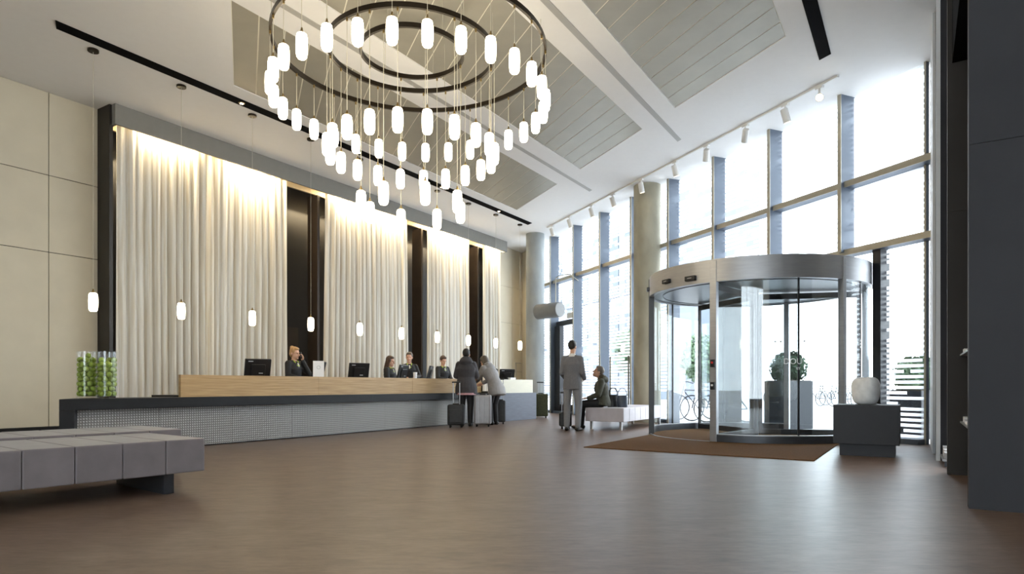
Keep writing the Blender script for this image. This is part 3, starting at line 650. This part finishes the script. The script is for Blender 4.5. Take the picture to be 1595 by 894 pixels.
# ================================================================== PEOPLE
def hand(mb, wrist, d, nrm, curl=.5, side=1, sc=1):
    # palm, four fingers and a thumb; d = hand direction, nrm = palm normal (fingers bend that way)
    w = Vector(wrist); d = Vector(d).normalized(); nrm = Vector(nrm); nrm = (nrm-d*nrm.dot(d)).normalized(); acr = d.cross(nrm)*side
    mb.loft([(w, .026*sc, .020*sc), (w+d*.03*sc, .034*sc, .018*sc), (w+d*.075*sc, .042*sc, .016*sc), (w+d*.095*sc, .040*sc, .013*sc)], 10, acr)
    for i, (o, ln) in enumerate(((-.031, .072), (-.011, .082), (.010, .077), (.030, .060))):
        b = w+d*.085*sc+acr*o*sc; a = curl*.6; p1 = b+(d*math.cos(a)+nrm*math.sin(a))*ln*.5*sc; a2 = curl*1.7; p2 = p1+(d*math.cos(a2)+nrm*math.sin(a2))*ln*.5*sc
        mb.cap(b, p1, .0095*sc, .0088*sc, 8); mb.cap(p1, p2, .0088*sc, .0075*sc, 8)
    b = w+d*.03*sc-acr*.03*sc; p1 = b+(d*.6-acr*.6+nrm*.35).normalized()*.04*sc; p2 = p1+(d*.85-acr*.15+nrm*.5).normalized()*.034*sc
    mb.cap(b, p1, .013*sc, .011*sc, 8); mb.cap(p1, p2, .0105*sc, .009*sc, 8)

def person(label, loc, rz, J, top, trousers, hair, skin='skin', long_coat=None, hairstyle='short', hood=None, collar=None, shoes='shoe', bulk=1.0, lady=False, extra=None, curl=.45):
    """J: joints in the local frame, the person facing +Y."""
    V = {k: Vector(v) for k, v in J.items() if isinstance(v, tuple)}
    P = thing('person', label, 'person', loc, rz)
    pel, ches, nk, hd = V['pelvis'], V['chest'], V['neck'], V['head']
    upd = (hd-nk).normalized(); fw = Vector(J.get('face', (0, 1, 0))).normalized(); sd = V['shR']-V['shL']; sd.normalize()
    tw = .165 if not lady else .15
    # body: one continuous skin mesh
    b = MB()
    b.loft([(pel-Vector((0, 0, .07)), .11, .09), (pel, .155, .105), (pel.lerp(ches, .45), .125, .09), (ches, tw, .11), (ches.lerp(nk, .7), .13, .08), (nk, .055, .05)], 16, sd)
    b.cap(nk-upd*.03, hd-upd*.06, .055, .05, 12)
    # head in its own frame
    h = MB(); h.ell((0, -.012, .035), .076, .094, .098); h.ell((0, .018, -.035), .060, .072, .080); h.cap((0, .072, -.085), (0, .06, -.08), .026, .03, 10)
    h.cap((0, .092, .012), (0, .108, -.022), .009, .015, 8); h.ell((0, .083, -.055), .024, .012, .009, 10, 6); h.ell((0, .075, .032), .05, .02, .012, 10, 6)
    for s_ in (-1, 1): h.ell((s_*.077, -.012, -.005), .010, .020, .032, 10, 6)
    rt = fw.cross(upd).normalized(); f2 = fw; upd = rt.cross(fw).normalized()
    HM = Matrix(((rt.x, f2.x, upd.x, hd.x), (rt.y, f2.y, upd.y, hd.y), (rt.z, f2.z, upd.z, hd.z), (0, 0, 0, 1)))
    h.xf(HM); b.v, b.f = (b.add(h.v, h.f)).v, b.f
    for s_ in 'LR':
        sh, el, wr, hp, kn, an, toe = (V[x+s_] for x in ('sh', 'el', 'wr', 'hip', 'kn', 'an', 'toe'))
        b.cap(ches.lerp(sh, .5), sh, .06, .055, 12); b.cap(sh, el, .052, .040, 12); b.cap(el, wr, .040, .026, 12)
        b.cap(hp, kn, .085, .058, 12); b.cap(kn, an, .056, .038, 12); b.cap(an-Vector((0, 0, .03)), toe, .036, .028, 10)
        hdv = Vector(J.get('hand'+s_, tuple(wr-el))); hn = Vector(J.get('palm'+s_, ((-1 if s_ == 'R' else 1), .3, 0)))
        hand(b, wr, hdv, hn, curl, 1 if s_ == 'R' else -1)
    remesh(b.build('body', skin, P), .0068, 2)
    for s_ in (-1, 1): MB().ell((0, 0, 0), .012, .007, .006, 10, 6).xf(HM @ Matrix.Translation((s_*.03, .0865, .012))).build('eye', 'eye', P, smooth=True)
    MB().ell((0, 0, 0), .022, .007, .007, 10, 6).xf(HM @ Matrix.Translation((0, .092, -.055))).build('lips', 'lips', P, smooth=True)
    # hair
    hr = MB(); hr.ell((0, -.024, .047), .086, .096, .100); hr.ell((0, -.045, .0) if hairstyle != 'short' else (0, -.05, .02), .080 if hairstyle != 'short' else .072, .070 if hairstyle != 'short' else .060, .09 if hairstyle != 'short' else .07)
    hr.ell((0, .03, .10), .065, .05, .035)
    if hairstyle == 'bun': hr.ell((0, -.085, .115), .042, .042, .04)
    if hairstyle == 'long':
        hr.loft([((0, -.03, .05), .09, .08), ((0, -.06, -.08), .098, .062), ((0, -.085, -.20), .095, .045), ((0, -.09, -.30), .06, .03)], 14)
        for s_ in (-1, 1): hr.cap((s_*.07, .02, .04), (s_*.085, -.02, -.16), .03, .028, 8)
    if hairstyle == 'bob':
        hr.loft([((0, -.03, .05), .092, .09), ((0, -.04, -.06), .10, .085), ((0, -.045, -.11), .085, .06)], 14)
    ho = remesh(hr.xf(HM).build('hair', hair, P), .009, 3)
    # jacket: torso plus sleeves
    t = MB(); k = bulk
    hem = Vector(J.get('hem', tuple(pel-Vector((0, 0, .08))))); rel = pel.lerp(ches, .45); hw = J.get('hemw', .175)
    rings = [(hem, hw*k, hw*.70*k), (pel.lerp(hem, .3), hw*.98*k, hw*.70*k), (rel, (.155 if not lady else .140)*k, .115*k), (ches, (tw+.03)*k, .135*k), (ches.lerp(nk, .62), (tw-.005)*k, .105*k), (nk-upd*.015, .072, .068)]
    t.loft(rings, 20, sd)
    for s_ in 'LR':
        sh, el, wr = (V[x+s_] for x in ('sh', 'el', 'wr'))
        t.cap(ches.lerp(sh, .5), sh, .075*k, .062*k, 12); t.cap(nk-Vector((0, 0, .03)), sh, .056*k, .052*k, 12); t.cap(sh, el, .064*k, .054*k, 12); t.cap(el, el.lerp(wr, .93), .055*k, .042*k, 12)
    if hood: 
        t.ell(nk+Vector((0, -.07, .0))-f2*0, .15, .11, .085)
    remesh(t.build('jacket', top, P), .011, 3)
    # trousers
    q = MB(); q.loft([(pel+Vector((0, 0, .06)), .15, .115), (pel, .168, .125), (pel-Vector((0, 0, .09)), .165, .12)], 16, sd)
    for s_ in 'LR':
        hp, kn, an = (V[x+s_] for x in ('hip', 'kn', 'an')); q.cap(hp, kn, .098, .076, 12); q.cap(kn, an+(kn-an)*.06, .074, .060, 12)
    remesh(q.build('trousers', trousers, P), .011, 3)
    for s_ in 'LR':
        an, toe = V['an'+s_], V['toe'+s_]; d = (toe-an); d.z = 0; d.normalize(); z = toe.z
        m = MB(); base = Vector((an.x, an.y, z)); m.loft([(base-d*.075, .022, .02), (base-d*.06+Vector((0, 0, .01)), .038, .04), (base+Vector((0, 0, .012)), .042, .045), (base+d*.10, .047, .032), (base+d*.17, .035, .024), (base+d*.185, .018, .014)], 12, d.cross(Vector((0, 0, 1))))
        m.v = [(x, y, max(zz, 0)) for x, y, zz in m.v]; m.build('shoe', shoes, P, smooth=True)
    if hood: remesh(MB().loft([(nk+Vector((0, -.03, -.03)), .13, .10), (nk+Vector((0, -.06, .06)), .125, .095), (nk+Vector((0, -.08, .10)), .07, .05)], 16, sd).build('hood', hood, P), .011, 3)
    if collar: remesh(MB().loft([(nk-upd*.04, .085, .080), (nk+upd*.028, .064, .060)], 16, sd).build('collar', collar, P), .008, 1)
    if extra: extra(P, V, HM)
    return P
def stand(h=1.75, lean=0, feet=.09, **kw):
    J = dict(pelvis=(0, 0, .95), chest=(0, 0, 1.28), neck=(0, -.01, 1.455), head=(0, .015, 1.605), shL=(-.155, -.01, 1.385), shR=(.155, -.01, 1.385), elL=(-.215, -.03, 1.14), elR=(.215, -.03, 1.14), wrL=(-.26, .08, .90), wrR=(.26, .08, .90),
             hipL=(-.085, 0, .90), hipR=(.085, 0, .90), knL=(-feet-.005, .02, .50), knR=(feet+.005, .02, .50), anL=(-feet, -.02, .08), anR=(feet, -.02, .08), toeL=(-feet-.03, .13, .03), toeR=(feet+.03, .13, .03))
    J.update(kw); s_ = h/1.75
    return {k: (tuple(c*s_ for c in v) if isinstance(v, tuple) and k not in ('face', 'handL', 'handR', 'palmL', 'palmR') else v) for k, v in J.items()}
def face_to(ax, ay): return math.atan2(ay, ax)-math.pi/2      # rotate local +Y to a world direction
def lime_trim(P, V, HM):
    nk, ch = V['neck'], V['chest']
    for s_ in (-1, 1): MB().cap(nk+Vector((s_*.055, .045, .0)), nk+Vector((s_*.025, .118, -.10)), .012, .010, 8).build('lime_collar_band', 'lime', P, smooth=True)
    MB().cap(nk+Vector((0, .10, -.06)), nk+Vector((0, .125, -.12)), .018, .010, 8).build('white_blouse', 'white_cloth', P, smooth=True)
# picture directions in this frame: right = (.5315,-.847), away = (.847,.5315)
RT = Vector((.5315, -.847)); AW = Vector((.847, .5315))
def fd(r, a): return face_to(*(RT*r+AW*a))
def phone(P, V, HM):
    lime_trim(P, V, HM)
    MB().cap(V['wrL']+Vector((.035, .0, .05)), V['wrL']+Vector((.035, -.01, .15)), .018, .018, 10, .5).build('telephone_handset', 'black_plastic', P, smooth=True)
person('blond receptionist with hair bun, dark uniform and lime collar, talking on a phone', (8.55, 10.5, 0), fd(.93, -.38), stand(1.68, shL=(-.17, -.01, 1.40), shR=(.17, -.01, 1.40), elL=(-.25, .17, 1.20), wrL=(-.135, .10, 1.47), handL=(.1, -.1, 1), palmL=(1, -.1, 0), elR=(.21, .02, 1.14), wrR=(.10, .22, 1.10), face=(0, 1, -.12)),
       'uniform', 'trouser_black', 'hair_blond', hairstyle='bun', lady=True, extra=phone, curl=.8)
person('receptionist with long dark brown hair and dark uniform behind a monitor', (11.25, 10.45, 0), fd(.95, -.3), stand(1.60, shL=(-.16, -.01, 1.40), shR=(.16, -.01, 1.40), elL=(-.22, .05, 1.15), elR=(.22, .05, 1.15), wrL=(-.10, .28, 1.08), wrR=(.10, .28, 1.08), face=(0, 1, -.15)),
       'uniform', 'trouser_black', 'hair_brown', hairstyle='long', lady=True, extra=lime_trim)
person('male receptionist in dark uniform with lime collar, standing behind the counter', (12.05, 10.55, 0), fd(.25, -1), stand(1.74, elL=(-.24, .08, 1.14), elR=(.24, .08, 1.14), wrL=(-.14, .30, 1.10), wrR=(.14, .30, 1.10), face=(.2, 1, -.1)),
       'uniform', 'trouser_black', 'hair_grey', extra=lime_trim)
person('receptionist with short brown hair and lime collar, looking down towards the guests', (13.25, 10.45, 0), fd(.75, -.75), stand(1.69, shL=(-.16, -.01, 1.40), shR=(.16, -.01, 1.40), elL=(-.22, .06, 1.14), elR=(.22, .06, 1.14), wrL=(-.10, .28, 1.10), wrR=(.10, .28, 1.10), face=(.1, 1, -.35)),
       'uniform', 'trouser_black', 'hair_brown', hairstyle='short', lady=True, extra=lime_trim)
def pinkhem(P, V, HM): MB().lathe([(.205, .0), (.218, 0), (.216, .045), (.20, .045)], 28).build('patterned_hem', 'pink_trim', P, (0, 0, .70), smooth=True)
person('guest in a dark hooded winter coat with a patterned hem, back turned, at the counter', (11.62, 8.50, 0), fd(0, 1), stand(1.74, hem=(0, 0, .72), hemw=.205, elL=(-.23, .03, 1.13), elR=(.23, .03, 1.13), wrL=(-.20, .26, 1.10), wrR=(.22, .26, 1.10), shL=(-.16, 0, 1.385), shR=(.16, 0, 1.385)),
       'coat_dark', 'trouser_black', 'hair_black', hood='coat_dark', bulk=1.22, extra=pinkhem)
person('guest in a grey quilted jacket leaning forward over the counter', (12.36, 8.28, 0), fd(-.75, .62),
       stand(1.70, pelvis=(0, -.10, .93), chest=(0, .08, 1.22), neck=(0, .19, 1.38), head=(0, .27, 1.51), shL=(-.17, .15, 1.34), shR=(.17, .15, 1.34), elL=(-.22, .26, 1.10), elR=(.22, .24, 1.10), wrL=(-.15, .42, 1.02), wrR=(.12, .42, 1.0), hipL=(-.08, -.09, .88), hipR=(.08, -.09, .88), hem=(0, -.15, .70), hemw=.2, face=(0, .9, -.5)),
       'jacket_grey', 'trouser_black', 'hair_grey', hairstyle='bob', hood='jacket_grey', bulk=1.2, lady=True)
def shirt(P, V, HM): pass
person('man in a grey business suit standing with his back turned, talking to the seated woman', (11.52, 5.80, 0), fd(.35, .9), stand(1.82, hem=(0, 0, .80), hemw=.185, elL=(-.205, -.03, 1.12), elR=(.205, -.02, 1.12), wrL=(-.20, .17, 1.02), wrR=(.19, .18, 1.0), feet=.11, face=(.25, 1, -.1), handL=(.3, 1, 0), handR=(-.3, 1, 0), palmL=(1, 0, .3), palmR=(-1, 0, .3)),
       'suit', 'suit_trousers', 'hair_black', collar='white_cloth', bulk=1.06)
person('seated woman in a dark green hooded parka with fur trim on the pale bench', (12.47, 5.55, 0), fd(-1, .15),
       dict(pelvis=(0, 0, .56), chest=(0, .05, .86), neck=(0, .07, 1.03), head=(0, .11, 1.185), shL=(-.17, .05, .98), shR=(.17, .05, .98), elL=(-.23, .10, .72), elR=(.23, .10, .72), wrL=(-.10, .32, .64), wrR=(.10, .32, .64), hipL=(-.09, .05, .54), hipR=(.09, .05, .54), knL=(-.10, .44, .52), knR=(.10, .44, .52), anL=(-.10, .46, .08), anR=(.10, .50, .08), toeL=(-.11, .62, .03), toeR=(.11, .66, .03), hem=(0, .012, .495), hemw=.2, face=(-.1, 1, .35), handL=(.3, 1, 0), handR=(-.3, 1, 0), palmL=(0, 0, -1), palmR=(0, 0, -1)),
       'parka', 'trouser_black', 'hair_grey', skin='skin_tan', hood='fur', bulk=1.15, lady=True, hairstyle='short')

# ================================================================== OUTSIDE
struct(MB().prism([tuple(wp(-30, -.16)[:2]), tuple(wp(60, -.16)[:2]), tuple(wp(60, -120)[:2]), tuple(wp(-30, -120)[:2])], -.2, -.03).build('ground', 'paving'))
def building(label, kc, d, W, Hh, nx, nz):
    t = thing('building', label, 'building', wp(kc, -d), WANG)
    MB().box(-W/2, W/2, -10, 0, -.1, Hh).build('facade_wall', 'facade', t)
    cw = W/nx; chh = (Hh-1)/nz; me = MB().box(-cw*.31, cw*.31, -.05, .04, 0, chh*.6).mesh('window_frame', 'facade_glass')
    sl = MB().box(-cw*.34, cw*.34, -.05, .12, -.12, 0).mesh('sill', 'facade')
    for i in range(nx):
        for j in range(nz):
            o = inst(me, 'window_frame', t, (-W/2+cw*(i+.5), .0, .6+chh*j+.5)); inst(sl, 'sill', o)
    MB().box(-W/2-.2, W/2+.2, -10, .25, Hh, Hh+.4).build('cornice', 'facade', t)
    return t
building('pale office block with rows of windows across the street beyond the facade', 44.5, 14, 32, 22, 15, 7)
def planter(label, loc, w, h, ball, mt='leaf'):
    t = thing('potted_shrub', label, 'plant', loc, WANG)
    MB().box(-w/2, w/2, -w/2, w/2, 0, h).build('planter_box', 'planter', t, bevel=.01)
    MB().box(-w/2+.03, w/2-.03, -w/2+.03, w/2-.03, h, h+.01).build('soil', 'bark', t)
    MB().cap((0, 0, h-.05), (0, 0, h+ball*.5), .03, .02, 8).build('stem', 'bark', t)
    rnd = random.Random(int(loc[0]*100)); lv = MB().ell((0, 0, 0), ball*.84, ball*.84, ball*.84)
    for i in range(1800):
        v = Vector((rnd.gauss(0, 1), rnd.gauss(0, 1), rnd.gauss(0, 1))).normalized(); c = v*ball*rnd.uniform(.75, 1.06); a = v.orthogonal().normalized()*.036; b_ = v.cross(a)*.6+v*.02
        lv.add([c-a, c+b_, c+a, c-b_*.6], [(0, 1, 2, 3)])
    lo = lv.build('foliage', mt, t, (0, 0, h+ball*.72)); lo['kind'] = 'stuff'
    return t
planter('clipped round topiary shrub in a tall dark planter outside the revolving door', (15.13, 2.35, -.03), .70, 1.04, .37)
planter('leafy shrub in a dark planter outside the facade next to the dark wall', (13.59, -.02, -.03), .62, .85, .36, 'leaf_pale')
def bike():
    t = thing('bicycle', '', 'bicycle')
    for x in (-.52, .52):
        w = MB().torus((0, 0, 0), .33, .018).build('wheel', 'tyre', t, (x, 0, .35))
        MB().add(*(lambda m: (m.v, m.f))((lambda m: [m.tube([(0, 0, 0), (.32*math.cos(R(a)), 0, .32*math.sin(R(a)))], .003, 3) for a in range(0, 360, 45)][-1])(MB()))).build('spokes', 'steel', w)
    m = MB()
    for a, b_ in (((-.52, 0, .35), (-.1, 0, .32)), ((-.1, 0, .32), (-.25, 0, .85)), ((-.25, 0, .80), (.36, 0, .82)), ((-.1, 0, .32), (.36, 0, .80)), ((-.52, 0, .35), (-.22, 0, .75)), ((.52, 0, .35), (.34, 0, 1.0))): m.tube([a, b_], .018, 6)
    m.build('frame', 'bike', t); MB().tube([(.25, -.28, 1.0), (.36, -.2, 1.04), (.36, .2, 1.04), (.25, .28, 1.0)], .014, 6).build('handlebar', 'bike', t)
    MB().loft([((-.40, 0, .90), .08, .02), ((-.25, 0, .91), .06, .025), ((-.12, 0, .90), .02, .015)], 8, (0, 1, 0)).build('saddle', 'tyre', t); return t
bk = bike(); pos = []
for i in range(16): pos.append((wp(18-i*.75, -15-random.uniform(0, .5)), WANG+R(90+random.uniform(-14, 14)), 0))
for i in range(3): pos.append((wp(6.2+i*.75, -1.6-.1*i), WANG+R(70+8*i), 1))
for i, (p, a, g) in enumerate(pos):
    o = bk if i == 0 else copy_tree(bk); o.location = (p.x, p.y, -.03); o.rotation_euler = (0, 0, a)
    tag(o, 'dark bicycle parked in the row across the square' if not g else 'dark bicycle parked close outside the facade behind the revolving door', 'bicycle', 'bicycles across the square' if not g else 'bicycles outside the facade')
def tree(label, loc, h, r):
    t = thing('street_tree', label, 'tree', loc)
    MB().loft([((0, 0, 0), .13, .13), ((.05, 0, h*.5), .09, .09), ((0, .05, h*.8), .04, .04)], 8).build('trunk', 'bark', t, smooth=True); rnd = random.Random(int(h*100)); lv = MB()
    for i in range(2200):
        v = Vector((rnd.gauss(0, 1), rnd.gauss(0, 1), rnd.gauss(0, 1))).normalized()*r*rnd.uniform(.4, 1.05); a = Vector((rnd.uniform(-1, 1), rnd.uniform(-1, 1), rnd.uniform(-1, 1))).normalized()*.12; b_ = a.orthogonal().normalized()*.07
        lv.add([v-a, v+b_, v+a, v-b_], [(0, 1, 2, 3)])
    o = lv.build('foliage', 'leaf_pale', t, (0, 0, h*.8)); o['kind'] = 'stuff'
tree('leafy street tree outside behind the revolving door opening', wp(15, -8, -.03), 2.6, 1.0)
tree('smaller street tree outside across from the exit door', wp(21.5, -9, -.03), 3.4, 1.2)
